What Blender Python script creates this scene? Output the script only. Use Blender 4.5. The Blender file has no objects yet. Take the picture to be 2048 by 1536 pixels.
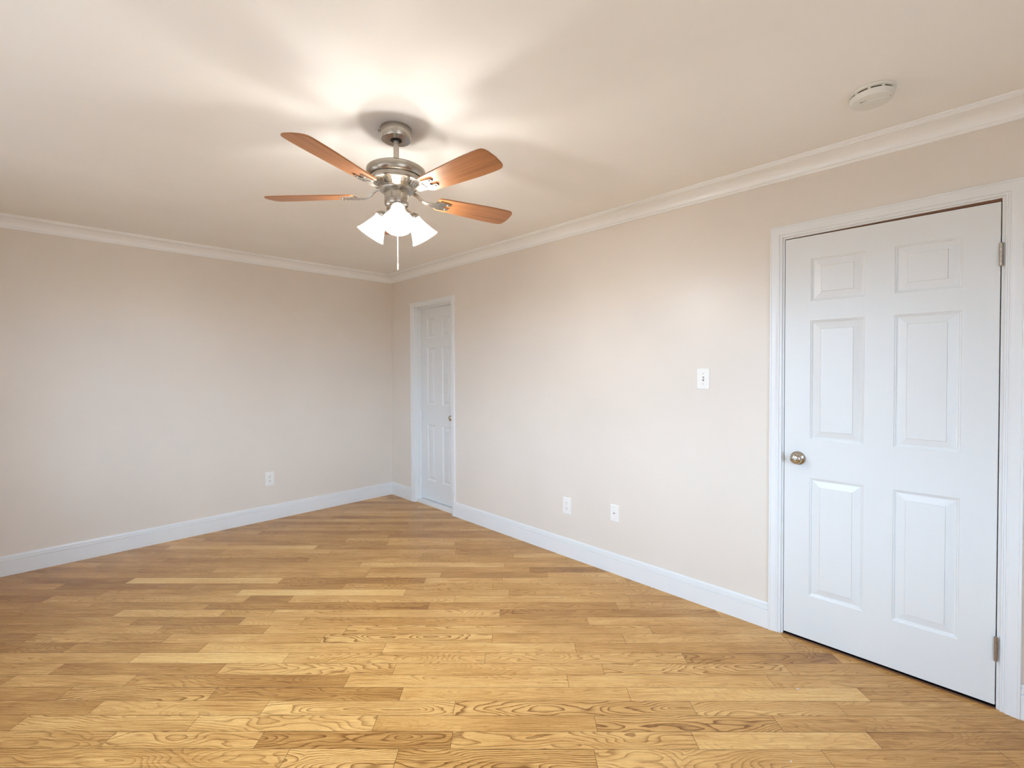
import bpy, bmesh, math, random
from mathutils import Matrix, Vector
PI = math.pi
S = bpy.context.scene
COL = S.collection

# ------------------------------------------------------------------ room dimensions (metres)
XL, YF, H = -3.42, -5.70, 2.43          # left wall, wall behind the camera, ceiling height
WIN = [('left', -3.95, -2.55, 0.70, 2.08), ('left', -1.95, -1.40, 0.70, 2.08), ('front', -2.85, -1.45, 0.70, 2.08)]   # windows outside the frame: wall, from, to, sill, head

# ------------------------------------------------------------------ camera
cam_d = bpy.data.cameras.new('camera')
cam = bpy.data.objects.new('camera', cam_d)
COL.objects.link(cam)
yaw, pitch, roll, fpx = 0.7918, -0.0160, -0.0035, 929.2
d0 = Vector((math.cos(yaw)*math.cos(pitch), math.sin(yaw)*math.cos(pitch), math.sin(pitch)))
r0 = Vector((math.sin(yaw), -math.cos(yaw), 0))
u0 = r0.cross(d0)
r2 = r0*math.cos(roll) + u0*math.sin(roll)
u2 = -r0*math.sin(roll) + u0*math.cos(roll)
m = Matrix((r2, u2, -d0)).transposed().to_4x4()
m.translation = Vector((-2.7029, -4.6439, 1.378))
cam.matrix_world = m
cam_d.sensor_width = 36.0
cam_d.lens = fpx/2048*36.0
cam_d.shift_x = 1.2/2048
cam_d.shift_y = -11.7/2048
cam_d.clip_start = 0.05
S.camera = cam

# ------------------------------------------------------------------ world, exposure
W = bpy.data.worlds.new('overcast_sky')
S.world = W
W.use_nodes = True
wn = W.node_tree
bg = wn.nodes['Background']
SKY = 9.3                                 # overcast sky above the horizon, dim ground below it
tcw = wn.nodes.new('ShaderNodeTexCoord'); spw = wn.nodes.new('ShaderNodeSeparateXYZ'); rpw = wn.nodes.new('ShaderNodeValToRGB')
mpw = wn.nodes.new('ShaderNodeMapRange'); mpw.inputs['From Min'].default_value = -1.0; mpw.inputs['From Max'].default_value = 1.0
wn.links.new(tcw.outputs['Generated'], spw.inputs[0]); wn.links.new(spw.outputs[2], mpw.inputs[0]); wn.links.new(mpw.outputs[0], rpw.inputs[0])
el = rpw.color_ramp.elements
el[0].position, el[0].color = 0.47, (0.23, 0.24, 0.25, 1)
el[1].position, el[1].color = 0.53, (0.76, 1.10, 1.48, 1)
wn.links.new(rpw.outputs[0], bg.inputs['Color'])
bg.inputs['Strength'].default_value = SKY
S.view_settings.view_transform = 'Standard'
S.view_settings.look = 'None'
S.view_settings.gamma = 1.0
S.view_settings.use_curve_mapping = False
S.view_settings.exposure = 0.12
BULB = 1080.0                               # emission of the three glowing bulbs
cy = S.cycles
cy.max_bounces = 10
cy.diffuse_bounces = 7
cy.glossy_bounces = 4
cy.transparent_max_bounces = 12
cy.sample_clamp_indirect = 6.0
cy.use_denoising = True
cy.caustics_reflective = False
cy.caustics_refractive = False

for (sd, a, b, z0, z1) in WIN:             # sky portals: tell Cycles where daylight comes in
    L = bpy.data.lights.new('daylight_portal', 'AREA')
    L.shape = 'RECTANGLE'; L.size = b-a; L.size_y = z1-z0
    L.cycles.is_portal = True
    o = bpy.data.objects.new('daylight_portal', L)
    if sd == 'front':
        o.location = ((a+b)/2, YF-0.13, (z0+z1)/2); o.rotation_euler = (PI/2, 0, PI)
    else:
        o.location = (XL-0.13, (a+b)/2, (z0+z1)/2); o.rotation_euler = (PI/2, 0, PI/2)
    COL.objects.link(o)

# ------------------------------------------------------------------ node helpers
def new_mat(name):
    mt = bpy.data.materials.new(name); mt.use_nodes = True
    nt = mt.node_tree
    return mt, nt, nt.nodes['Principled BSDF']

class NB:
    def __init__(s, nt): s.nt = nt
    def n(s, typ, **kw):
        x = s.nt.nodes.new(typ)
        for k, v in kw.items(): setattr(x, k, v)
        return x
    def put(s, v, sock):
        if isinstance(v, (int, float)): sock.default_value = v
        elif isinstance(v, (tuple, list)): sock.default_value = v
        else: s.nt.links.new(v, sock)
    def m(s, op, a, b=0.0, c=0.0, clamp=False):
        x = s.n('ShaderNodeMath', operation=op, use_clamp=clamp)
        s.put(a, x.inputs[0]); s.put(b, x.inputs[1]); s.put(c, x.inputs[2])
        return x.outputs[0]
    def xyz(s, a, b, c=0.0):
        x = s.n('ShaderNodeCombineXYZ')
        s.put(a, x.inputs[0]); s.put(b, x.inputs[1]); s.put(c, x.inputs[2])
        return x.outputs[0]
    def noise(s, vec, scale=1.0, detail=2.0, rough=0.5):
        x = s.n('ShaderNodeTexNoise'); s.put(vec, x.inputs['Vector'])
        x.inputs['Scale'].default_value = scale; x.inputs['Detail'].default_value = detail
        x.inputs['Roughness'].default_value = rough
        return x.outputs['Fac']
    def ramp(s, f, stops):
        x = s.n('ShaderNodeValToRGB'); s.put(f, x.inputs[0])
        e = x.color_ramp.elements
        while len(e) > 1: e.remove(e[-1])
        e[0].position, e[0].color = stops[0][0], (*stops[0][1], 1)
        for p, c in stops[1:]:
            q = e.new(p); q.color = (*c, 1)
        return x.outputs[0]
    def mix(s, f, a, b, mode='MIX'):
        x = s.n('ShaderNodeMix', data_type='RGBA', blend_type=mode)
        s.put(f, x.inputs[0]); s.put(a, x.inputs[6]); s.put(b, x.inputs[7])
        return x.outputs[2]
    def bump(s, h, strength, dist, bsdf):
        x = s.n('ShaderNodeBump'); s.put(h, x.inputs['Height'])
        x.inputs['Strength'].default_value = strength; x.inputs['Distance'].default_value = dist
        s.nt.links.new(x.outputs[0], bsdf.inputs['Normal'])

def paint(name, col, rough, spec=0.5, bump_scale=900.0, bump=0.08, var=0.02):
    mt, nt, b = new_mat(name); k = NB(nt)
    g = k.n('ShaderNodeNewGeometry')
    f = k.noise(g.outputs['Position'], 2.0, 3.0)
    lo = tuple(c*(1-var) for c in col); hi = tuple(min(1, c*(1+var)) for c in col)
    nt.links.new(k.ramp(f, [(0.3, lo), (0.7, hi)]), b.inputs['Base Color'])
    b.inputs['Roughness'].default_value = rough
    b.inputs['Specular IOR Level'].default_value = spec
    k.bump(k.noise(g.outputs['Position'], bump_scale, 2.0), bump, 0.0006, b)
    return mt

M_WALL = paint('beige_wall_paint', (0.75, 0.685, 0.615), 0.36, 0.5, 420.0, 0.10)
M_CEIL = paint('ceiling_paint', (0.90, 0.885, 0.86), 0.9, 0.2, 420.0, 0.10)
M_TRIM = paint('white_trim_paint', (0.78, 0.79, 0.795), 0.28, 0.5, 260.0, 0.03, 0.01)
M_CROWN = paint('white_trim_crown_lit', (0.88, 0.885, 0.885), 0.22, 0.5, 260.0, 0.03, 0.01)  # trim white made lighter, so the crown looks better lit
M_PLATE = paint('white_plastic', (0.84, 0.83, 0.80), 0.3, 0.5, 300.0, 0.0, 0.005)
M_DETECT = paint('off_white_plastic', (0.77, 0.76, 0.71), 0.4, 0.5, 300.0, 0.02, 0.01)
M_HALL = paint('hall_shade_panel', (0.05, 0.045, 0.04), 0.9, 0.1)

def door_paint():
    mt, nt, b = new_mat('white_door_paint'); k = NB(nt)
    tc = k.n('ShaderNodeTexCoord')
    mp = k.n('ShaderNodeMapping'); mp.inputs['Scale'].default_value = (420, 60, 11)
    nt.links.new(tc.outputs['Object'], mp.inputs[0])
    f = k.noise(mp.outputs[0], 1.0, 3.0, 0.6)
    b.inputs['Base Color'].default_value = (0.74, 0.75, 0.75, 1)
    b.inputs['Roughness'].default_value = 0.30
    k.bump(f, 0.22, 0.0010, b)
    return mt
M_DOOR = door_paint()

def metal(name, col, rough, aniso=0.0):
    mt, nt, b = new_mat(name); k = NB(nt)
    g = k.n('ShaderNodeTexCoord')
    mp = k.n('ShaderNodeMapping'); mp.inputs['Scale'].default_value = (6, 6, 900)
    nt.links.new(g.outputs['Object'], mp.inputs[0])
    f = k.noise(mp.outputs[0], 1.0, 2.0)
    b.inputs['Base Color'].default_value = (*col, 1)
    b.inputs['Metallic'].default_value = 1.0
    nt.links.new(k.m('MULTIPLY_ADD', f, 0.12, rough-0.06), b.inputs['Roughness'])
    return mt
M_NICKEL = metal('brushed_nickel', (0.47, 0.435, 0.385), 0.27)
M_KNOB = metal('satin_nickel', (0.52, 0.49, 0.44), 0.11)
M_HINGE = metal('worn_nickel', (0.42, 0.36, 0.30), 0.38)
M_STEEL = metal('screw_steel', (0.55, 0.54, 0.52), 0.3)

def plain(name, col, rough=0.6, spec=0.4):
    mt, nt, b = new_mat(name)
    b.inputs['Base Color'].default_value = (*col, 1)
    b.inputs['Roughness'].default_value = rough
    b.inputs['Specular IOR Level'].default_value = spec
    return mt
M_DARK = plain('recess_shade', (0.012, 0.011, 0.010), 0.8, 0.1)  # near-black colour for the shade in the vent gap and under the large door
M_SLOT = plain('slot_shadow_grey', (0.07, 0.065, 0.06), 0.7, 0.2)
M_SEAM = plain('dark_seam', (0.10, 0.052, 0.02), 0.9, 0.05)
M_SILL = plain('stained_oak_sill', (0.20, 0.09, 0.045), 0.5)
M_CORD = plain('white_pull_cord', (0.85, 0.82, 0.76), 0.5)
M_RUBBER = plain('black_rubber', (0.015, 0.014, 0.013), 0.6)

def blade_wood():
    mt, nt, b = new_mat('cherry_blade_wood'); k = NB(nt)
    tc = k.n('ShaderNodeTexCoord')
    mp = k.n('ShaderNodeMapping'); mp.inputs['Scale'].default_value = (2.5, 60, 60)
    nt.links.new(tc.outputs['Object'], mp.inputs[0])
    f = k.noise(mp.outputs[0], 1.0, 4.0, 0.6)
    c = k.ramp(f, [(0.25, (0.24, 0.095, 0.034)), (0.55, (0.38, 0.160, 0.060)), (0.8, (0.46, 0.21, 0.085))])
    nt.links.new(c, b.inputs['Base Color'])
    b.inputs['Roughness'].default_value = 0.35
    return mt
M_BLADE = blade_wood()

def shade_glass():
    mt = bpy.data.materials.new('frosted_white_glass'); mt.use_nodes = True
    nt = mt.node_tree; nt.nodes.clear(); k = NB(nt)
    out = k.n('ShaderNodeOutputMaterial')
    tr = k.n('ShaderNodeBsdfTransparent'); tr.inputs[0].default_value = (1, 0.97, 0.92, 1)
    tl = k.n('ShaderNodeBsdfTranslucent'); tl.inputs[0].default_value = (0.95, 0.92, 0.86, 1)
    df = k.n('ShaderNodeBsdfPrincipled'); df.inputs['Base Color'].default_value = (0.9, 0.88, 0.84, 1)
    df.inputs['Roughness'].default_value = 0.25
    a = k.n('ShaderNodeMixShader'); a.inputs[0].default_value = 0.4
    nt.links.new(tl.outputs[0], a.inputs[1]); nt.links.new(df.outputs[0], a.inputs[2])
    c = k.n('ShaderNodeMixShader'); c.inputs[0].default_value = 0.61
    nt.links.new(tr.outputs[0], c.inputs[1]); nt.links.new(a.outputs[0], c.inputs[2])
    nt.links.new(c.outputs[0], out.inputs[0])
    return mt
M_SHADE = shade_glass()

def bulb_mat():
    mt = bpy.data.materials.new('glowing_bulb'); mt.use_nodes = True
    nt = mt.node_tree; nt.nodes.clear(); k = NB(nt)
    out = k.n('ShaderNodeOutputMaterial'); e = k.n('ShaderNodeEmission')
    e.inputs[0].default_value = (0.90, 0.93, 0.97, 1); e.inputs[1].default_value = BULB
    nt.links.new(e.outputs[0], out.inputs[0])
    return mt
M_BULB = bulb_mat()

def pane_glass():
    mt = bpy.data.materials.new('window_glass'); mt.use_nodes = True
    nt = mt.node_tree; nt.nodes.clear(); k = NB(nt)
    out = k.n('ShaderNodeOutputMaterial')
    tr = k.n('ShaderNodeBsdfTransparent'); gl = k.n('ShaderNodeBsdfGlossy'); gl.inputs['Roughness'].default_value = 0.02
    a = k.n('ShaderNodeMixShader'); a.inputs[0].default_value = 0.06
    nt.links.new(tr.outputs[0], a.inputs[1]); nt.links.new(gl.outputs[0], a.inputs[2])
    nt.links.new(a.outputs[0], out.inputs[0])
    return mt
M_PANE = pane_glass()

def oak_floor():
    """Oak strips: each board cuts its own log, so the ring field gives cathedrals, eyes or straight grain."""
    mt, nt, b = new_mat('oak_strip_floor'); k = NB(nt)
    uv = k.n('ShaderNodeUVMap', uv_map='board'); sp = k.n('ShaderNodeSeparateXYZ')
    nt.links.new(uv.outputs[0], sp.inputs[0])
    u, v = sp.outputs[0], sp.outputs[1]                     # metres along and across the board (v from its centre)
    at = k.n('ShaderNodeAttribute', attribute_name='board_tone'); sc = k.n('ShaderNodeSeparateColor')
    nt.links.new(at.outputs['Color'], sc.inputs[0])
    tone, ra, rb = sc.outputs[0], sc.outputs[1], sc.outputs[2]
    grain = at.outputs['Alpha']
    du = k.m('MULTIPLY', ra, 37.0); dv = k.m('MULTIPLY', rb, 53.0)
    uu = k.m('ADD', u, du)
    n1 = k.noise(k.xyz(k.m('MULTIPLY', uu, 2.1), k.m('MULTIPLY', v, 7.0), dv), 1.0, 2.0, 0.5)
    n2 = k.noise(k.xyz(k.m('MULTIPLY', uu, 7.0), k.m('MULTIPLY', v, 45.0), dv), 1.0, 3.0, 0.6)
    # ring radius
    slope = k.m('MULTIPLY', k.m('SUBTRACT', rb, 0.5), 0.22)
    depth = k.m('ADD', k.m('MULTIPLY', k.m('SUBTRACT', n1, 0.5), 0.17), k.m('MULTIPLY', uu, slope))
    depth = k.m('PINGPONG', depth, 0.11)
    vo = k.m('ADD', v, k.m('MULTIPLY', k.m('SUBTRACT', ra, 0.5), 0.09))
    rr = k.m('SQRT', k.m('ADD', k.m('MULTIPLY', vo, vo), k.m('MULTIPLY', depth, depth)))
    rr = k.m('ADD', rr, k.m('MULTIPLY', n2, 0.0060))
    saw = k.m('FRACT', k.m('MULTIPLY', rr, 118.0))
    line = k.m('POWER', saw, 4.5)                           # thin dark latewood line at the end of every ring
    line = k.m('MULTIPLY', line, k.m('SUBTRACT', 1.0, k.m('POWER', saw, 26.0)))
    brk = k.noise(k.xyz(k.m('MULTIPLY', uu, 40.0), k.m('MULTIPLY', v, 900.0), dv), 1.0, 2.0, 0.6)
    line = k.m('MULTIPLY', line, k.m('MULTIPLY_ADD', brk, 2.2, 0.1))
    line = k.m('MULTIPLY', line, grain)
    # fibres and open pores
    fib = k.noise(k.xyz(k.m('MULTIPLY', uu, 9.0), k.m('MULTIPLY', v, 420.0), dv), 1.0, 3.0, 0.65)
    por = k.noise(k.xyz(k.m('MULTIPLY', uu, 45.0), k.m('MULTIPLY', v, 800.0), dv), 1.0, 1.0, 0.5)
    por = k.m('MULTIPLY', k.m('SUBTRACT', por, 0.585, clamp=True), 5.0, clamp=True)
    blotch = k.noise(k.xyz(k.m('MULTIPLY', uu, 2.4), k.m('MULTIPLY', v, 10.0), dv), 1.0, 2.0, 0.5)
    t = k.m('ADD', k.m('SUBTRACT', tone, 0.035), k.m('MULTIPLY', k.m('SUBTRACT', blotch, 0.5), 0.55))
    strk = k.noise(k.xyz(k.m('MULTIPLY', uu, 2.2), k.m('MULTIPLY', v, 130.0), dv), 1.0, 3.0, 0.6)
    t = k.m('SUBTRACT', t, k.m('MULTIPLY', k.m('SUBTRACT', strk, 0.55, clamp=True), 1.5))
    t = k.m('ADD', t, k.m('MULTIPLY', k.m('SUBTRACT', fib, 0.5), 1.05))
    base = k.ramp(t, [(0.0, (0.28, 0.125, 0.032)), (0.28, (0.445, 0.222, 0.062)), (0.5, (0.615, 0.337, 0.108)),
                      (0.75, (0.735, 0.45, 0.165)), (1.0, (0.82, 0.575, 0.255))])
    dark = k.mix(1.0, base, (0.36, 0.27, 0.19, 1), 'MULTIPLY')
    c = k.mix(k.m('MULTIPLY', line, 1.45, clamp=True), base, dark)
    c = k.mix(k.m('MULTIPLY', por, 0.55), c, dark)
    # grime along the long seams, in dashes
    ed = k.m('MULTIPLY', k.m('SUBTRACT', k.m('ABSOLUTE', v), 0.0387), 420.0, clamp=True)
    dash = k.noise(k.xyz(k.m('MULTIPLY', uu, 11.0), dv, k.m('SIGN', v)), 1.0, 3.0, 0.6)
    dash = k.m('MULTIPLY', k.m('SUBTRACT', dash, 0.44, clamp=True), 6.0, clamp=True)
    c = k.mix(k.m('MULTIPLY', k.m('MULTIPLY', ed, dash), 0.8), c, (0.12, 0.058, 0.022, 1))
    # a few small knots
    kv = k.n('ShaderNodeTexVoronoi', feature='F1')
    nt.links.new(k.xyz(k.m('MULTIPLY', uu, 1.3), k.m('MULTIPLY', v, 5.0), dv), kv.inputs['Vector'])
    kn = k.m('SUBTRACT', 1.0, k.m('MULTIPLY', kv.outputs['Distance'], 13.0), clamp=True)
    c = k.mix(k.m('MULTIPLY', kn, 0.75), c, (0.10, 0.045, 0.015, 1))
    nt.links.new(c, b.inputs['Base Color'])
    nt.links.new(k.m('MULTIPLY_ADD', fib, 0.14, 0.17), b.inputs['Roughness'])
    b.inputs['Specular IOR Level'].default_value = 0.32
    k.bump(k.m('ADD', k.m('MULTIPLY', fib, 0.5), k.m('MULTIPLY', line, -0.7)), 0.12, 0.0006, b)
    return mt
M_OAK = oak_floor()

# ------------------------------------------------------------------ object helpers
def mesh_obj(name, bm, mats, parent=None, smooth=None, recalc=True):
    if recalc: bmesh.ops.recalc_face_normals(bm, faces=bm.faces)
    if smooth is not None:
        for f in bm.faces: f.smooth = True
        for e in bm.edges:
            if len(e.link_faces) == 2 and e.calc_face_angle(0) > math.radians(smooth): e.smooth = False
    me = bpy.data.meshes.new(name); bm.to_mesh(me); bm.free()
    for mt in (mats if isinstance(mats, (list, tuple)) else [mats]): me.materials.append(mt)
    o = bpy.data.objects.new(name, me); COL.objects.link(o)
    if parent: o.parent = parent
    return o
def thing(name, label, cat, loc=(0, 0, 0), rz=0.0, group=None):
    o = bpy.data.objects.new(name, None); COL.objects.link(o)
    o.empty_display_size = 0.05
    o.location = loc; o.rotation_euler = (0, 0, rz)
    o['label'] = label; o['category'] = cat
    if group: o['group'] = group
    return o
def struct(o, label, cat):
    o['kind'] = 'structure'; o['label'] = label; o['category'] = cat
    return o
def box(bm, lo, hi, mi=0):
    vs = [bm.verts.new((x, y, z)) for x in (lo[0], hi[0]) for y in (lo[1], hi[1]) for z in (lo[2], hi[2])]
    for q in ((0, 1, 3, 2), (4, 6, 7, 5), (0, 4, 5, 1), (2, 3, 7, 6), (0, 2, 6, 4), (1, 5, 7, 3)):
        bm.faces.new([vs[i] for i in q]).material_index = mi
def loft(bm, rings, close_ring=True, cap=True, mi=0):
    R = [[bm.verts.new(p) for p in ring] for ring in rings]
    n = len(R[0])
    for a, b in zip(R, R[1:]):
        for i in range(n if close_ring else n-1):
            j = (i+1) % n
            bm.faces.new((a[i], a[j], b[j], b[i])).material_index = mi
    if cap:
        bm.faces.new(R[0][::-1]).material_index = mi; bm.faces.new(R[-1]).material_index = mi
    return R
def lathe(bm, prof, seg=48, M=None, mi=0, cap=True):
    rings = []
    for r, z in prof:
        ring = [Vector((max(r, 1e-5)*math.cos(2*PI*i/seg), max(r, 1e-5)*math.sin(2*PI*i/seg), z)) for i in range(seg)]
        rings.append([M @ p for p in ring] if M else ring)
    loft(bm, rings, True, cap, mi)
def tube(bm, pts, rad, seg=12, mi=0):
    rings = []
    for i, p in enumerate(pts):
        p = Vector(p)
        t = (Vector(pts[min(i+1, len(pts)-1)]) - Vector(pts[max(i-1, 0)])).normalized()
        up = Vector((0, 0, 1)) if abs(t.z) < 0.9 else Vector((1, 0, 0))
        a = t.cross(up).normalized(); b = t.cross(a)
        r = rad[i] if isinstance(rad, (list, tuple)) else rad
        rings.append([p + a*(r*math.cos(2*PI*q/seg)) + b*(r*math.sin(2*PI*q/seg)) for q in range(seg)])
    loft(bm, rings, True, True, mi)
def rrect(w, h, r, n=4):
    pts = []
    for cx, cz, a0 in ((w/2-r, h/2-r, 0), (-w/2+r, h/2-r, 90), (-w/2+r, -h/2+r, 180), (w/2-r, -h/2+r, 270)):
        for i in range(n+1):
            a = math.radians(a0 + 90*i/n); pts.append((cx + r*math.cos(a), cz + r*math.sin(a)))
    return pts
OUT = Matrix.Rotation(PI/2, 4, 'X')            # turns a lathe's +z into local -y (out of the wall)

# ------------------------------------------------------------------ room shell
RIGHT_OPEN = [(-0.445, -1.112, 2.053), (-3.905, -4.712, 2.070)]   # rough openings of the two doors: y0, y1, top
bm = bmesh.new()
ys = [0.16] + [q for a, b, t in RIGHT_OPEN for q in (a, b)] + [YF-0.16]
for i in range(0, len(ys), 2): box(bm, (0, ys[i+1], -0.02), (0.13, ys[i], H+0.02))
for a, b, t in RIGHT_OPEN: box(bm, (0, b, t), (0.13, a, H+0.02))
box(bm, (0.13, YF-0.16, -0.02), (0.16, 0.16, H+0.02), 1)  # added dark panel behind the doors, keeps outside light from the gaps
struct(mesh_obj('wall_right', bm, [M_WALL, M_HALL]), 'long beige painted wall holding both white doors', 'wall')
bm = bmesh.new(); box(bm, (XL-0.16, 0, -0.02), (0, 0.16, H+0.02))
struct(mesh_obj('wall_back', bm, M_WALL), 'beige painted wall at the left with one outlet near the floor', 'wall')
def side_box(bm, sd, a, b, p0, p1, z0, z1):
    '''box on the left or front wall: a..b along it, p0..p1 out of it (negative = into the wall)'''
    if sd == 'front': box(bm, (a, YF+p0, z0), (b, YF+p1, z1))
    else: box(bm, (XL+p0, a, z0), (XL+p1, b, z1))
for sd, e0, e1, lab in (('left', YF, 0, 'beige painted window wall outside the left edge of the photo'), ('front', XL-.16, 0, 'beige painted window wall behind the camera')):
    bm = bmesh.new()
    ws = [w for w in WIN if w[0] == sd]
    xs = [e0] + [q for w in ws for q in w[1:3]] + [e1]
    for i in range(0, len(xs), 2): side_box(bm, sd, xs[i], xs[i+1], -.16, 0, -.02, H+.02)
    for _, a, b, z0, z1 in ws:
        side_box(bm, sd, a, b, -.16, 0, -.02, z0); side_box(bm, sd, a, b, -.16, 0, z1, H+.02)
    struct(mesh_obj('wall_'+sd, bm, M_WALL), lab, 'wall')
bm = bmesh.new(); box(bm, (XL-0.16, YF-0.16, H), (0.16, 0.16, H+0.1))
struct(mesh_obj('ceiling', bm, M_CEIL), 'off-white painted flat ceiling', 'ceiling')

# --- floor: diagonal oak strips, rows of width BW across s=(x+y)/sqrt2, running along t=(x-y)/sqrt2
BW, S0 = 0.08249, -3.52524
ROWS = {   # row: (joint positions along t, tone per board, grain per board)
 0: ([.549, .947, 1.657, 2.478, 3.115], [.45, .58, .45, .56, .42, .42], [.5, .9, 1, .6, .3, .4]),
 1: ([.413, 1.133, 2.04, 2.706], [.48, .26, .56, .62, .30], [.7, .8, .7, .2, .3]),
 2: ([.107, .822, 1.686, 2.394], [.52, .58, .42, .48, .43], [.6, .6, .15, 1, .3]),
 3: ([-.352, .344, 1.122, 2.097], [.30, .52, .64, .54, .56], [.2, .3, .8, 1, .7]),
 4: ([-.562, .075, .885, 1.855], [.30, .46, .24, .54, .68], [.2, 1, .5, .3, .15]),
 5: ([-.896, -.348, .622, 1.606], [.38, .42, .28, .58, .58], [.3, .2, .4, .4, .2]),
 6: ([-.757, .009, .812, 1.777, 2.625], [.46, .32, .58, .55, .58, .38], [.2, .2, .7, .3, .8, .4]),
 7: ([-.462, .27, 1.227, 2.182], [.44, .70, .54, .60, .26], [.3, .1, .5, .5, .7]),
 8: ([-.854, -.188, .718, 1.671], [.22, .32, .58, .62, .42], [.4, .2, .2, .3, .2]),
 9: ([-1.14, -.428, .378, 1.254], [.25, .42, .52, .62, .48], [.2, .4, .3, 1, .2]),
 10: ([-1.023, -.533, .044, .469, 2.094], [.34, .44, .34, .52, .56, .48], [.2, .2, .3, .2, .6, .3]),
 11: ([-.728, -.137, .2, 1.771], [.35, .24, .60, .42, .52], [.2, .2, .3, .3, .2]),
 12: ([-1.461, -.899, -.299, -.015, 1.286], [.32, .30, .62, .42, .60, .34], [.2, .2, .3, .4, .5, .6]),
 13: ([-1.13, -.436, .865], [.40, .32, .27, .38], [.2, .2, .4, .4]),
 14: ([-1.469, -.25, .014, 1.006, 2.061], [.22, .46, .24, .60, .58, .44], [.3, .4, .3, .5, .3, .2]),
 15: ([-1.192, -.353, .687], [.30, .42, .76, .55], [.2, .3, .1, .7]),
 16: ([-1.555, -.698, .274, 1.23], [.42, .24, .30, .46, .52], [.2, .2, .3, .4, .4]),
 17: ([-1.169, -.171, .78], [.20, .76, .24, .54], [.3, .1, .4, .3]),
 18: ([-.519, .37], [.34, .44, .55], [.3, .2, .3]),
 19: ([-.718, .366, 1.476], [.38, .48, .38, .24], [.4, .2, .3, .5]),
 20: ([-.802, .27, 1.295], [.42, .44, .66, .50], [.3, .2, .3, .2]),
 21: ([-1.185, -.14, 1.046], [.36, .28, .42, .52], [.2, .2, .3, .4]),
 22: ([.68], [.44, .42], [.3, .5]),
 24: ([-1.35, -.186], [.42, .72, .34], [.2, .1, .3]),
}
rng = random.Random(11)
def clip(poly, f):
    out = []
    for i, p in enumerate(poly):
        q = poly[(i+1) % len(poly)]; a, b = f(p), f(q)
        if a >= 0: out.append(p)
        if (a >= 0) != (b >= 0):
            t = a/(a-b); out.append((p[0]+(q[0]-p[0])*t, p[1]+(q[1]-p[1])*t))
    return out
bm = bmesh.new()
uvl = bm.loops.layers.uv.new('board'); tl = bm.loops.layers.float_color.new('board_tone')
R2 = math.sqrt(0.5)
smin, smax = (XL+YF)*R2, 0.03
for row in range(int((smin-S0)/BW)-1, int((smax-S0)/BW)+2):
    s_lo = S0 + (row-1)*BW; s_hi = s_lo + BW       # row 0 lies below the first measured seam
    J, T, G = ROWS.get(row, ([], [], []))
    if not J:
        x0 = rng.uniform(-0.6, 0.6); J = [x0]
        T = [rng.uniform(.25, .62), rng.uniform(.25, .62)]; G = [rng.uniform(.1, .5), rng.uniform(.1, .5)]
    J, T, G = list(J), list(T), list(G)
    while J[0] > -4.2:
        J.insert(0, J[0]-rng.uniform(.5, 1.3)); T.insert(0, rng.uniform(.25, .5)); G.insert(0, rng.uniform(.1, .5))
    while J[-1] < 4.6:
        J.append(J[-1]+rng.uniform(.5, 1.3)); T.append(rng.uniform(.3, .6)); G.append(rng.uniform(.1, .5))
    for a, b, tn, gr in zip(J, J[1:], T[1:], G[1:]):
        e, w = 0.0008, 0.0006
        poly = [(t_, s_) for t_, s_ in ((a+e, s_lo+w), (b-e, s_lo+w), (b-e, s_hi-w), (a+e, s_hi-w))]
        X = lambda p: (p[1]+p[0])*R2; Y = lambda p: (p[1]-p[0])*R2
        for f in (lambda p: 0.02-X(p), lambda p: X(p)-XL+0.01, lambda p: 0.01-Y(p), lambda p: Y(p)-YF+0.01):
            if len(poly) > 2: poly = clip(poly, f)
        ra, rb = rng.random(), rng.random()
        if len(poly) < 3: continue
        f = bm.faces.new([bm.verts.new((X(p), Y(p), 0.0)) for p in poly])
        for l, p in zip(f.loops, poly):
            l[uvl].uv = (p[0], p[1]-(s_lo+s_hi)/2); l[tl] = (tn, ra, rb, gr)
for f in bm.faces:
    if f.normal.z < 0: f.normal_flip()
box(bm, (XL-0.16, YF-0.16, -0.05), (0.16, 0.16, -0.0015), 1)
fl = struct(mesh_obj('floor', bm, [M_OAK, M_SEAM], recalc=False), 'honey oak strip floor laid diagonally', 'floor')

# --- mouldings
def run(name, side, prof, a, b, ma, mb, mat):
    """prof: (projection, z). a..b along the wall, ma/mb = +-1 mitre factors at the ends"""
    rings = []
    for end, mt_ in ((a, ma), (b, mb)):
        ring = []
        for o, z in prof:
            q = end + mt_*o
            ring.append({'right': (-o, q, z), 'back': (q, -o, z), 'left': (XL+o, q, z), 'front': (q, YF+o, z)}[side])
        rings.append(ring)
    bm = bmesh.new(); loft(bm, rings)
    return mesh_obj(name, bm, mat, smooth=25)
cove = [(0.0165 + 0.0665*(1-math.sin(t)), H-0.064 + 0.047*(1-math.cos(t))) for t in [PI/2*i/10 for i in range(10, -1, -1)]]
cove = [(0.083 - 0.066*math.sin(PI/2*i/12), H-0.017 - 0.046*(1-math.cos(PI/2*i/12))) for i in range(13)]
CROWN = [(0, H), (.0986, H), (.0986, H-.0055), (.0945, H-.0075), (.0915, H-.0075), (.0905, H-.012), (.087, H-.0135), (.0845, H-.0135), (.083, H-.017)] + cove[1:] + \
        [(.017, H-.0655), (.0125, H-.0665), (.0125, H-.0705), (.0095, H-.074), (.0085, H-.0785), (0, H-.0785)]
BASE = [(0, 0), (.015, 0), (.015, .0972), (.0145, .0982), (.0080, .0984), (.0080, .1004), (.0130, .1012), (.0125, .1192), (.0118, .1202), (.0065, .1204), (.0065, .1220), (.0095, .1228), (.0095, .1275), (.0075, .133), (.0045, .136), (0, .136)]
struct(run('trim_1', 'back', CROWN, XL, 0, 1, -1, M_CROWN), 'white crown moulding along the top of the left-hand wall', 'moulding')
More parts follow.
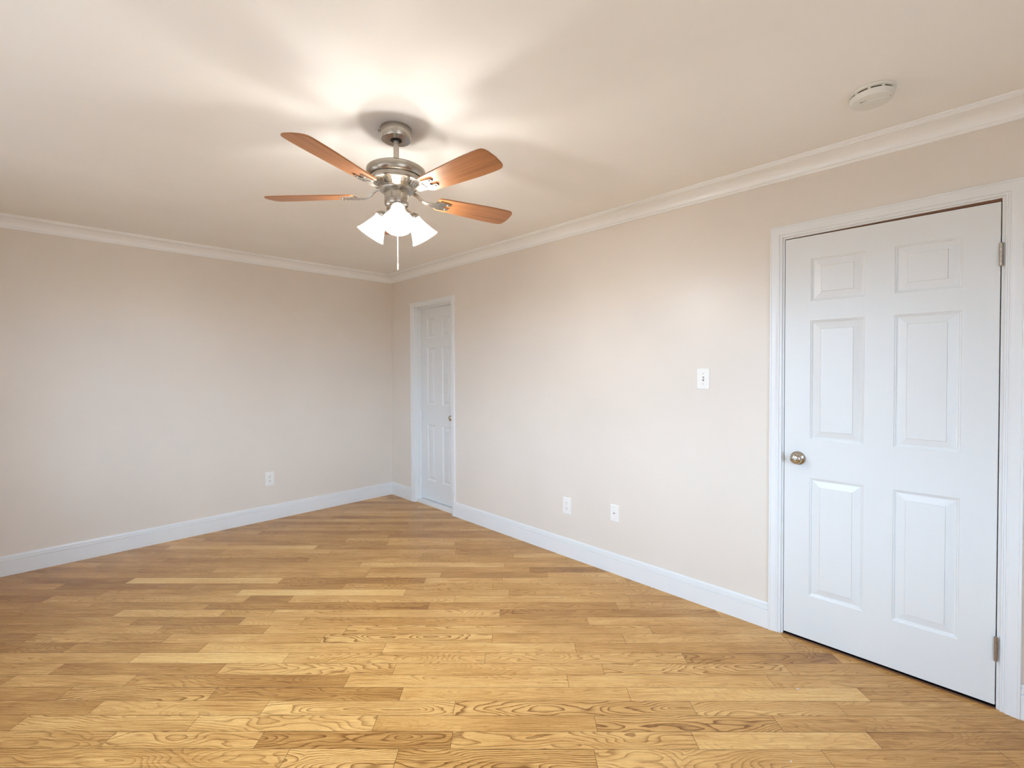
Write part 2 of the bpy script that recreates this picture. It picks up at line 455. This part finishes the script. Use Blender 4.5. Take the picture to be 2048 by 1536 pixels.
struct(run('trim_2', 'right', CROWN, 0, YF, -1, 1, M_CROWN), 'white crown moulding above the wall with both doors', 'moulding')
struct(run('trim_3', 'left', CROWN, 0, YF, -1, 1, M_CROWN), 'white crown moulding outside the left edge of the photo', 'moulding')
struct(run('trim_4', 'front', CROWN, XL, 0, 1, -1, M_CROWN), 'white crown moulding over the windows behind the camera', 'moulding')
struct(run('baseboard_back', 'back', BASE, XL, 0, 1, -1, M_TRIM), 'white baseboard under the left-hand wall', 'baseboard')
struct(run('baseboard_right', 'right', BASE, 0, -.406, -1, 0, M_TRIM), 'short white baseboard between the far corner and narrow door', 'baseboard')
struct(run('baseboard_right', 'right', BASE, -1.150, -3.857, 0, 0, M_TRIM), 'long white baseboard between the two doors', 'baseboard')
struct(run('baseboard_right', 'right', BASE, -4.762, YF, 0, 1, M_TRIM), 'white baseboard stub right of the large door', 'baseboard')
struct(run('baseboard_left', 'left', BASE, 0, YF, -1, 1, M_TRIM), 'white baseboard outside the left edge of the photo', 'baseboard')
struct(run('baseboard_front', 'front', BASE, XL, 0, 1, -1, M_TRIM), 'white baseboard behind the camera', 'baseboard')

def casing(name, yl, yr, zt, prof, slope=0.0):
    """U-shaped mitred door casing on the right wall; yl/yr/zt = inner edges"""
    rings = []
    for k in range(4):
        ring = []
        for o, p in prof:
            y = yl+o if k < 2 else yr-o
            z = 0.0 if k in (0, 3) else zt+o + (slope if k == 2 else 0)
            ring.append((-p, y, z))
        rings.append(ring)
    bm = bmesh.new(); loft(bm, rings)
    return mesh_obj(name, bm, M_TRIM, smooth=25)
CAS = [(0, 0), (0, .009), (.0015, .0105), (.0055, .0105), (.007, .008), (.012, .008), (.0135, .0125), (.0185, .0125), (.020, .0135),
       (.030, .0155), (.044, .0165), (.047, .0165), (.0485, .0185), (.055, .0185), (.057, .0165), (.057, 0)]
struct(casing('trim_5', -3.914, -4.705, 2.060, CAS, .006), 'white moulded casing around the large door at right', 'door casing')
CAS2 = [(o*.049/.057, p) for o, p in CAS]
struct(casing('trim_6', -.457, -1.100, 2.040, CAS2), 'white moulded casing around the narrow far door', 'door casing')

def jamb(name, y0, y1, zt, depth, stop_x0, stop_x1, st, slope=0.0, t=.018):
    bm = bmesh.new()
    box(bm, (0, y0, 0), (depth, y0+t, zt+t)); box(bm, (0, y1-t, 0), (depth, y1, zt+t))
    vs = [(0, y0, zt), (depth, y0, zt), (depth, y1, zt+slope), (0, y1, zt+slope)]
    loft(bm, [vs, [(x, y, zt+t) for x, y, z in vs]])
    if slope:                              # brown strip darkening the head gap
        box(bm, (.007, y1, zt-.0004), (depth, y0, zt+slope+.0005), 1)
    box(bm, (stop_x0, y0-st, 0), (stop_x1, y0, zt)); box(bm, (stop_x0, y1, 0), (stop_x1, y1+st, zt))
    box(bm, (stop_x0, y1+st, zt-st), (stop_x1, y0-st, zt+slope))
    return mesh_obj(name, bm, [M_TRIM, M_SILL])
struct(jamb('trim_7', -3.9225, -4.6955, 2.0505, .13, .038, .075, .012, .0095), 'white jamb lining the large door opening', 'door jamb')
struct(jamb('trim_8', -.460, -1.097, 2.038, .13, .040, .078, .012), 'white jamb lining the narrow door opening', 'door jamb')

# --- doors: local frame x = viewer's right, y = into the wall, z = up
def panel_door(name, loc, w, zb, zt, cols, rows, th=.035):
    bm = bmesh.new()
    ax = [0] + [q for c in cols for q in c] + [w]
    az = [zb] + [q for c in rows for q in c] + [zt]
    loops = [(0, 0), (.0018, .0030), (.0065, .0042), (.0085, .0082), (.013, .0092), (.0165, .0088), (.0425, .0036), (.0445, .0008)]
    def ring(x0, x1, z0, z1, i, d):
        return [bm.verts.new(p) for p in ((x0+i, d, z0+i), (x1-i, d, z0+i), (x1-i, d, z1-i), (x0+i, d, z1-i))]
    for i in range(len(ax)-1):
        for j in range(len(az)-1):
            x0, x1, z0, z1 = ax[i], ax[i+1], az[j], az[j+1]
            if i % 2 and j % 2:
                prev = None
                for ins, d in loops:
                    r = ring(x0, x1, z0, z1, ins, d)
                    if prev:
                        for q in range(4):
                            bm.faces.new((prev[q], prev[(q+1) % 4], r[(q+1) % 4], r[q]))
                    prev = r
                bm.faces.new(prev)
            else:
                bm.faces.new(ring(x0, x1, z0, z1, 0, 0))
    f0 = [(0, 0, zb), (w, 0, zb), (w, 0, zt), (0, 0, zt)]; f1 = [(x, th, z) for x, y, z in f0]
    for i in range(4):
        j = (i+1) % 4
        bm.faces.new([bm.verts.new(p) for p in (f0[i], f0[j], f1[j], f1[i])])
    bm.faces.new([bm.verts.new(p) for p in f1])
    bmesh.ops.remove_doubles(bm, verts=bm.verts, dist=1e-5)
    o = mesh_obj(name, bm, M_DOOR)
    o.location = loc; o.rotation_euler = (0, 0, -PI/2)
    return o
def knob(parent, x, z, button=True):
    bm = bmesh.new()
    prof = [(.0, 0), (.0345, 0), (.0345, .003), (.033, .0055), (.020, .0115), (.0135, .014), (.0125, .020), (.016, .0245), (.0235, .0285), (.0265, .034),
            (.0268, .039), (.0250, .0455), (.0195, .0505), (.0125, .0528), (0, .0532)]
    lathe(bm, prof, 48, OUT)
    k = mesh_obj('door_knob', bm, M_KNOB, parent, smooth=35)
    k.location = (x, 0, z)
    if button:
        bm = bmesh.new(); lathe(bm, [(0, .051), (.0080, .051), (.0080, .0555), (.0070, .0565), (0, .0565)], 24, OUT)
        box(bm, (-.0058, -.0595, -.0017), (.0058, -.056, .0017))
        mesh_obj('turn_button', bm, M_KNOB, k, smooth=35)
    return k
def hinge(parent, x, y, z0, z1):
    bm = bmesh.new(); n = 5; h = (z1-z0)/n
    for i in range(n):
        a, b = z0+i*h+.0006, z0+(i+1)*h-.0006
        lathe(bm, [(0, a), (.0052, a), (.006, a+.0008), (.006, b-.0008), (.0052, b), (0, b)], 20, Matrix.Translation((x, y, 0)))
    lathe(bm, [(0, z0-.003), (.0035, z0-.003), (.0048, z0-.0015), (.0048, z1+.0015), (.0035, z1+.003), (0, z1+.003)], 16, Matrix.Translation((x, y, 0)))
    box(bm, (x-.0012, y, z0), (x+.0008, y+.02, z1))
    return mesh_obj('hinge', bm, M_HINGE, parent, smooth=40)
yl = -3.926
d1 = panel_door('door_1', (-.001, yl, 0), .7660, .016, 2.0455, [(.113, .331), (.439, .657)],
                [(.237, .834), (1.026, 1.623), (1.720, 1.931)])
struct(d1, 'large white six-panel door at the right of the photo', 'door')
knob(d1, .0615, .9275)
hinge(d1, .7675, -.007, 1.7905, 1.8795); hinge(d1, .7672, -.007, .2005, .295)
bm = bmesh.new()
pl = [(-.0065 + .0075*(1-math.cos(PI*i/10))/2 - .0045*math.sin(PI*i/10), -.027+.054*i/10) for i in range(11)]
loft(bm, [[(-.0035-.0040*math.sin(PI*i/10), -.011, .928-.027+.054*i/10) for i in range(11)] + [(-.0020, -.011, .928+.027), (-.0020, -.011, .928-.027)],
          [(-.0035-.0040*math.sin(PI*i/10), -.0095, .928-.027+.054*i/10) for i in range(11)] + [(-.0020, -.0095, .928+.027), (-.0020, -.0095, .928-.027)]])
mesh_obj('strike_plate', bm, M_HINGE, d1)
d2 = panel_door('door_2', (.080, -.463, 0), .631, .036, 2.034, [(.113, .256), (.373, .516)],
                [(.240, .820), (1.030, 1.618), (1.720, 1.925)])
struct(d2, 'narrow white six-panel door near the far corner', 'door')
knob(d2, .555, .919, False)
bm = bmesh.new(); box(bm, (-.006, -4.6955, 0), (.003, -3.9225, .0045)); box(bm, (.003, -4.6955, 0), (.13, -3.9225, .002), 1)  # black strip behind the sill paints the shade under the door
struct(mesh_obj('trim_9', bm, [M_SILL, M_DARK]), 'thin dark wooden sill and painted shade strip under the large door', 'door sill')
bm = bmesh.new(); box(bm, (.018, -1.097, 0), (.13, -.460, .030))
struct(mesh_obj('trim_10', bm, M_TRIM), 'white raised threshold under the narrow far door', 'threshold')

# --- windows behind the camera
for n, (sd, a, b, z0, z1) in enumerate(WIN, 1):
    bm = bmesh.new(); t = .045; zm = (z0+z1)/2
    B = lambda x0, x1, p0, p1, q0, q1: side_box(bm, sd, x0, x1, p0, p1, q0, q1)
    B(a, a+t, -.12, -.07, z0, z1); B(b-t, b, -.12, -.07, z0, z1)
    B(a+t, b-t, -.12, -.07, z0, z0+t); B(a+t, b-t, -.12, -.07, z1-t, z1); B(a+t, b-t, -.12, -.07, zm-.02, zm+.02)
    w = struct(mesh_obj('window_%d' % n, bm, M_TRIM), 'white sash window ' + ('behind the camera' if sd == 'front' else 'outside the left edge, ' + ('nearer the camera' if n == 1 else 'nearer the far wall')), 'window')
    bm = bmesh.new(); B(a+t, b-t, -.097, -.093, z0+t, zm-.02); B(a+t, b-t, -.097, -.093, zm+.02, z1-t)
    mesh_obj('pane', bm, M_PANE, w)
    bm = bmesh.new(); B(a-.05, b+.05, -.07, .045, z0-.03, z0); mesh_obj('window_sill', bm, M_TRIM, w)
    bm = bmesh.new(); B(a-.065, a, 0, .018, z0, z1+.065); B(b, b+.065, 0, .018, z0, z1+.065); B(a, b, 0, .018, z1, z1+.065)
    mesh_obj('window_casing', bm, M_TRIM, w)

# ------------------------------------------------------------------ wall plates
def plate_mesh(w, h, t=.0055, bev=.0035):
    bm = bmesh.new()
    rings = [[(x, -d, z) for x, z in rrect(w-2*i, h-2*i, .004)] for i, d in ((0, 0), (0, .0018), (bev*.4, t-.0012), (bev, t), (bev+.001, t))]
    loft(bm, rings)
    return bm
def screw(parent, x, z, y=.0055, r=.0034, mat=None, name='screw'):
    bm = bmesh.new(); lathe(bm, [(0, 0), (r, 0), (r, .0006), (r*.7, .0012), (0, .0013)], 16, OUT)
    o = mesh_obj(name, bm, mat or M_STEEL, parent, smooth=40); o.location = (x, -y, z)
    bm = bmesh.new(); box(bm, (-r*.8, -.0016, -.0004), (r*.8, -.0011, .0004)); mesh_obj('screw_slot', bm, M_SLOT, o)
    return o
def outlet(label, loc, rz, w, h):
    t = thing('wall_outlet', label, 'outlet', loc, rz)
    mesh_obj('cover_plate', plate_mesh(w, h), M_PLATE, t, smooth=30)
    for sg in (1, -1):
        bm = bmesh.new(); pts = []
        for i in range(32):
            a = 2*PI*i/32; x, z = .0172*math.cos(a), .0172*math.sin(a)
            pts.append((x, max(-.0138, min(.0138, z))))
        loft(bm, [[(x, -.0045, z) for x, z in pts], [(x, -.0072, z) for x, z in pts], [(x*.95, -.0078, z*.95) for x, z in pts]])
        r = mesh_obj('receptacle', bm, M_PLATE, t, smooth=30); r.location = (0, 0, sg*.0195)
        for x, hh in ((-.0063, .0085), (.0063, .007)):
            bm = bmesh.new(); box(bm, (x-.0013, -.0081, .0015), (x+.0013, -.0075, .0015+hh)); mesh_obj('slot', bm, M_SLOT, r)
        bm = bmesh.new(); lathe(bm, [(0, .0075), (.0026, .0075), (.0026, .0081), (0, .0081)], 14, OUT @ Matrix.Identity(4))
        for v_ in bm.verts: v_.co.z -= .0072
        mesh_obj('ground_hole', bm, M_SLOT, r)
    screw(t, 0, 0, .0055, .003, M_PLATE)
    return t
outlet('white duplex outlet on the left-hand wall above the baseboard', (-1.2808, 0, .3812), 0, .077, .127)
outlet('white duplex outlet between the doors, left of the cable plate', (0, -2.4895, .3745), -PI/2, .076, .124)
t = thing('cable_plate', 'white wall plate with one round coaxial jack between the doors', 'cable plate', (0, -2.9008, .4095), -PI/2)
mesh_obj('cover_plate', plate_mesh(.068, .112), M_PLATE, t, smooth=30)
bm = bmesh.new(); lathe(bm, [(0, .005), (.0068, .005), (.0068, .007), (.0058, .0072), (.0050, .0075), (.0050, .0125), (.0040, .0128), (0, .0128)], 6, OUT)
j = mesh_obj('coaxial_jack', bm, M_STEEL, t)
bm = bmesh.new(); lathe(bm, [(0, .0128), (.003, .0128), (.003, .0132), (0, .0132)], 12, OUT); mesh_obj('jack_hole', bm, M_SLOT, j)
screw(t, 0, .042, .0055, .0032, M_PLATE); screw(t, 0, -.042, .0055, .0032, M_PLATE)
t = thing('light_switch', 'white toggle light switch on the wall left of the large door', 'light switch', (0, -3.5017, 1.3270), -PI/2)
mesh_obj('cover_plate', plate_mesh(.076, .121), M_PLATE, t, smooth=30)
bm = bmesh.new(); box(bm, (-.0052, -.0060, -.012), (.0052, -.0050, .012)); mesh_obj('toggle_slot', bm, M_SLOT, t)
bm = bmesh.new()
loft(bm, [[(x, -.0052, z) for x, z in ((-.0042, -.0085), (.0042, -.0085), (.0042, .0065), (-.0042, .0065))],
          [(x, -.0185, z) for x, z in ((-.0036, .0035), (.0036, .0035), (.0036, .0105), (-.0036, .0105))]])
mesh_obj('toggle', bm, M_PLATE, t)
screw(t, 0, .0302, .0055, .0030); screw(t, 0, -.0302, .0055, .0030)

# ------------------------------------------------------------------ two specks of paint left on the floor
def chip(loc, pts, w, label):
    bm = bmesh.new()
    loft(bm, [[(x-w, y, z), (x+w, y, z), (x+w, y, z+.0008), (x-w, y, z+.0008)] for x, y, z in pts])
    o = mesh_obj('paint_chip', bm, M_PLATE, smooth=60); o.location = loc
    o['label'] = label; o['category'] = 'paint chip'
chip((-.434, -4.099, 0), [(.002*math.cos(a*.4)-.001, .006*(a-3)/3, .0022*math.sin(a*PI/6)) for a in range(7)], .0022, 'tiny curled white paint chip on the floor before the large door')
chip((-.8733, -4.1842, 0), [(0, .0025*(a-1), .0006*(a == 1)) for a in range(3)], .0016, 'tiny white paint speck on the floor at the bottom photo edge')

# ------------------------------------------------------------------ smoke detector
t = thing('smoke_detector', 'round off-white smoke detector on the ceiling near the large door', 'smoke detector', (-.479, -4.341, H), math.radians(-82))
bm = bmesh.new(); lathe(bm, [(0, 0), (.0715, 0), (.0735, -.002), (.0735, -.010), (.070, -.0115), (0, -.0115)], 64); mesh_obj('mounting_base', bm, M_DETECT, t, smooth=35)
bm = bmesh.new(); lathe(bm, [(0, -.0115), (.0645, -.0115), (.0645, -.0165), (0, -.0165)], 64); mesh_obj('vent_gap', bm, M_DARK, t, smooth=35)
bm = bmesh.new(); lathe(bm, [(0, -.0165), (.0675, -.0165), (.0685, -.018), (.0672, -.030), (.0635, -.0375), (.055, -.0395), (0, -.041)], 64)
cov = mesh_obj('cover', bm, M_DETECT, t, smooth=35)
for i in range(10):
    a = 2*PI*i/10 + .2; bm = bmesh.new()
    box(bm, (.0655, -.0045, -.0175), (.0695, .0045, -.0105))
    for v_ in bm.verts: v_.co = Matrix.Rotation(a, 3, 'Z') @ v_.co
    mesh_obj('vent_rib', bm, M_DETECT, t)
bm = bmesh.new()                                           # raised swirl with the round test button in its curl
arc = [(-.012 + .021*math.cos(math.radians(a)), .004 + .019*math.sin(math.radians(a))) for a in range(330, 75, -15)]
arc += [(.004, .0215), (.018, .0195), (.034, .0165), (.047, .0175)]
tube(bm, [(x, -y, -.0408+.0010*(math.hypot(x, y)/.05)) for x, y in arc], [.0023]*(len(arc)-1)+[.0009], 8)
mesh_obj('swirl_ridge', bm, M_DETECT, cov, smooth=40)
bm = bmesh.new(); lathe(bm, [(0, -.040), (.011, -.040), (.0118, -.0415), (.010, -.0432), (0, -.0436)], 32, Matrix.Translation((-.012, -.004, 0)))
mesh_obj('test_button', bm, M_DETECT, cov, smooth=35)
for dx in (0, .0045):
    bm = bmesh.new(); box(bm, (-.036, -.0215-dx, -.0404), (-.014, -.020-dx, -.0394)); mesh_obj('sounder_slot', bm, M_SLOT, cov)
bm = bmesh.new(); box(bm, (.050, -.014, -.0394), (.056, -.010, -.0382)); mesh_obj('indicator_window', bm, M_SLOT, cov)

# ------------------------------------------------------------------ ceiling fan
FX, FY = -1.6264, -2.8451
fan = thing('ceiling_fan', 'brushed nickel ceiling fan with five wooden blades and lit lamps', 'ceiling fan', (FX, FY, H))
Z = lambda z: z-H
bm = bmesh.new(); lathe(bm, [(0, 0), (.0665, 0), (.0675, -.002), (.0675, -.010), (.0635, -.046), (.0615, -.0490), (.026, -.0500), (.0255, -.047), (0, -.047)], 64)
can = mesh_obj('canopy', bm, M_NICKEL, fan, smooth=30)
bm = bmesh.new(); lathe(bm, [(0, -.046), (.0235, -.046), (.0225, -.050), (.018, -.0525), (0, -.0530)], 32); mesh_obj('hanger_ball', bm, M_RUBBER, can, smooth=35)
bm = bmesh.new(); lathe(bm, [(0, -.002), (.003, -.002), (.003, .003), (.0048, .0035), (.0048, .008), (.003, .0095), (0, .0096)], 16,
      Matrix.Rotation(math.radians(150), 4, 'Z') @ Matrix.Translation((.0665, 0, -.016)) @ Matrix.Rotation(PI/2, 4, 'Y'))
mesh_obj('canopy_screw', bm, M_HINGE, can, smooth=35)
bm = bmesh.new(); lathe(bm, [(0, -.050), (.0122, -.050), (.0122, Z(2.262)), (.016, Z(2.258)), (.016, Z(2.252)), (0, Z(2.252))], 32); mesh_obj('downrod', bm, M_NICKEL, fan, smooth=30)
MOT = [(0, 2.255), (.095, 2.255), (.121, 2.252), (.1255, 2.248), (.1265, 2.240), (.1245, 2.226), (.120, 2.2165), (.1165, 2.2135), (.1085, 2.2130), (.1085, 2.2105),
       (.1115, 2.2095), (.1115, 2.197), (.1085, 2.1915), (.104, 2.190), (.074, 2.1665), (.071, 2.160), (.052, 2.158), (0, 2.158)]
bm = bmesh.new(); lathe(bm, [(r, Z(z)) for r, z in MOT], 96); mot = mesh_obj('motor_housing', bm, M_NICKEL, fan, smooth=28)
nv = 40
for i in range(nv):                                        # shadow-grey strips paint the shade of cooling slots on the sloping underside
    bm = bmesh.new(); box(bm, (.0795, -.0016, 0), (.0985, .0016, .0008))
    sl = math.atan2(2.190-2.1665, .104-.074)
    for v_ in bm.verts:
        r_ = v_.co.x; z_ = Z(2.1665) + (r_-.074)*math.tan(sl) - .0006 + v_.co.z*.5
        v_.co = Matrix.Rotation(2*PI*i/nv, 3, 'Z') @ Vector((r_, v_.co.y, z_))
    mesh_obj('vent_slot', bm, M_SLOT, mot)
bm = bmesh.new(); lathe(bm, [(0, Z(2.160)), (.050, Z(2.160)), (.0515, Z(2.157)), (.0515, Z(2.104)), (.049, Z(2.098)), (.044, Z(2.094)), (0, Z(2.094))], 48)
mesh_obj('switch_housing', bm, M_NICKEL, fan, smooth=30)
bm = bmesh.new(); lathe(bm, [(0, Z(2.096)), (.041, Z(2.096)), (.0435, Z(2.080)), (.037, Z(2.060)), (.020, Z(2.049)), (.008, Z(2.045)), (.006, Z(2.037)), (0, Z(2.035))], 48)
fit = mesh_obj('light_fitter', bm, M_NICKEL, fan, smooth=30)

AZ0, NB_ = math.radians(-156), 5
ZB, PITCH = Z(2.142), math.radians(12)
def blade_outline():
    pts = []; L0, L1 = .185, .572
    xs = [i/14 for i in range(15)]
    half = lambda f: .046 + .017*min(1, f*1.35)**.8
    up = [(L0+.012+(L1-.03-L0-.012)*f, half(f)) for f in xs]
    pts = [(L0, -half(0)+.014), (L0, half(0)-.014), (L0+.004, half(0)-.005)] + up
    wt = half(1)
    pts += [(L1-.016, wt-.003), (L1-.006, wt-.012), (L1-.001, wt-.026), (L1+.003, 0), (L1-.001, -wt+.026), (L1-.006, -wt+.012), (L1-.016, -wt+.003)]
    pts += [(x, -y) for x, y in up[::-1]] + [(L0+.004, -half(0)+.005)]
    return pts
BO = blade_outline()
bm = bmesh.new()
loft(bm, [[(x, y, dz) for x, y in BO] for dz in (-.003, .003)])
bmesh.ops.bevel(bm, geom=[e for e in bm.edges if abs(e.verts[0].co.z-e.verts[1].co.z) < 1e-6], offset=.0012, segments=2, affect='EDGES')
bl0 = mesh_obj('blade', bm, M_BLADE, fan, smooth=40)
bm = bmesh.new()                                          # iron: curved arm and forked plate under the blade
arm = [(.062, 0, .026), (.082, 0, .025), (.098, 0, .018), (.112, 0, .004), (.130, 0, -.007), (.152, 0, -.010), (.178, 0, -.009), (.196, 0, -.008)]
for i in range(len(arm)-1):
    pass
rings = []
for i, (x, y, z) in enumerate(arm):
    wv = .0075 if i < 5 else .0075 + .0045*(i-4)
    rings.append([(x-.0025*(1 if i < 4 else 0), -wv, z-.003), (x-.0025*(1 if i < 4 else 0), wv, z-.003), (x+.0025*(1 if i < 4 else 0), wv, z+.003), (x+.0025*(1 if i < 4 else 0), -wv, z+.003)])
loft(bm, rings)
PL = [(.180, -.020), (.196, -.034), (.246, -.026), (.250, -.018), (.250, -.010), (.222, -.006), (.222, .006), (.250, .010), (.250, .018), (.246, .026), (.196, .034), (.180, .020)]
loft(bm, [[(x, y, dz) for x, y in PL] for dz in (-.0085, -.0036)])
ir0 = mesh_obj('blade_iron', bm, M_NICKEL, fan, smooth=35)
bm = bmesh.new()
lathe(bm, [(0, -.0115), (.004, -.0112), (.0055, -.0095), (.0055, -.008), (0, -.008)], 12)
sc0 = mesh_obj('plate_screw', bm, M_NICKEL, ir0, smooth=35); sc0.location = (.236, .018, 0)
sc1 = sc0.copy(); COL.objects.link(sc1); sc1.parent = ir0; sc1.location = (.236, -.018, 0)
for i in range(NB_):
    for src in (bl0, ir0):
        o = src if i == 0 else src.copy()
        if i:
            COL.objects.link(o); o.parent = fan
        o.location = (0, 0, ZB)
        Mx = Matrix.Rotation(AZ0 + 2*PI*i/NB_, 4, 'Z') @ Matrix.Rotation(-PITCH, 4, 'X')
        if src is ir0:
            Mx = Matrix.Rotation(AZ0 + 2*PI*i/NB_, 4, 'Z') @ Matrix.Rotation(-PITCH, 4, 'X')
            if i:
                for s_ in (sc0, sc1):
                    q = s_.copy(); COL.objects.link(q); q.parent = o
        o.rotation_euler = Mx.to_euler()

# three lamps: socket, frosted bell shade, bulb
FRONT = math.radians(-121)
TILT = math.radians(38)
def lamp(az):
    base = Matrix.Translation((.004, -.004, 0)) @ Matrix.Rotation(az, 4, 'Z') @ Matrix.Translation((.066, 0, Z(2.074))) @ Matrix.Rotation(PI-TILT, 4, 'Y') 
    # local +z of `base` now points outwards and down along the shade axis
    bm = bmesh.new()
    tube(bm, [base @ Vector(p) for p in ((.018, 0, -.040), (.009, 0, -.024), (.002, 0, -.010), (0, 0, .004))], .0085, 14)
    lathe(bm, [(0, -.004), (.016, -.004), (.026, .004), (.0295, .008), (.0295, .020), (.027, .0205), (.027, .016), (0, .016)], 40, base)
    s = mesh_obj('lamp_socket', bm, M_NICKEL, fan, smooth=30)
    prof_o = [(.0262, .010), (.0270, .022), (.0290, .036), (.0345, .054), (.0420, .072), (.0495, .090), (.0570, .106), (.0640, .118)]
    prof = prof_o + [(r-.0028, z-.0012) for r, z in prof_o[::-1]]
    bm = bmesh.new(); lathe(bm, prof, 56, base, cap=False)
    mesh_obj('lamp_shade', bm, M_SHADE, fan, smooth=40)
    bm = bmesh.new()
    lathe(bm, [(0, .016), (.010, .016), (.0115, .024), (.014, .034), (.0205, .050), (.0235, .062), (.0225, .074), (.017, .084), (.009, .0895), (0, .091)], 28, base)
    mesh_obj('bulb', bm, M_BULB, s, smooth=60)
for k_ in range(3): lamp(FRONT + k_*2*PI/3)
bm = bmesh.new()
tube(bm, [(.002, -.004, Z(2.05)), (.002, -.004, Z(1.95)), (.002, -.004, Z(1.842))], .0019, 10)
ch = mesh_obj('pull_chain', bm, M_CORD, fan, smooth=40)
bm = bmesh.new(); lathe(bm, [(0, Z(1.850)), (.0022, Z(1.849)), (.0034, Z(1.842)), (.0034, Z(1.824)), (.002, Z(1.819)), (0, Z(1.8185))], 16, Matrix.Translation((.002, -.004, 0)))
mesh_obj('pull_fob', bm, M_CORD, ch, smooth=40)
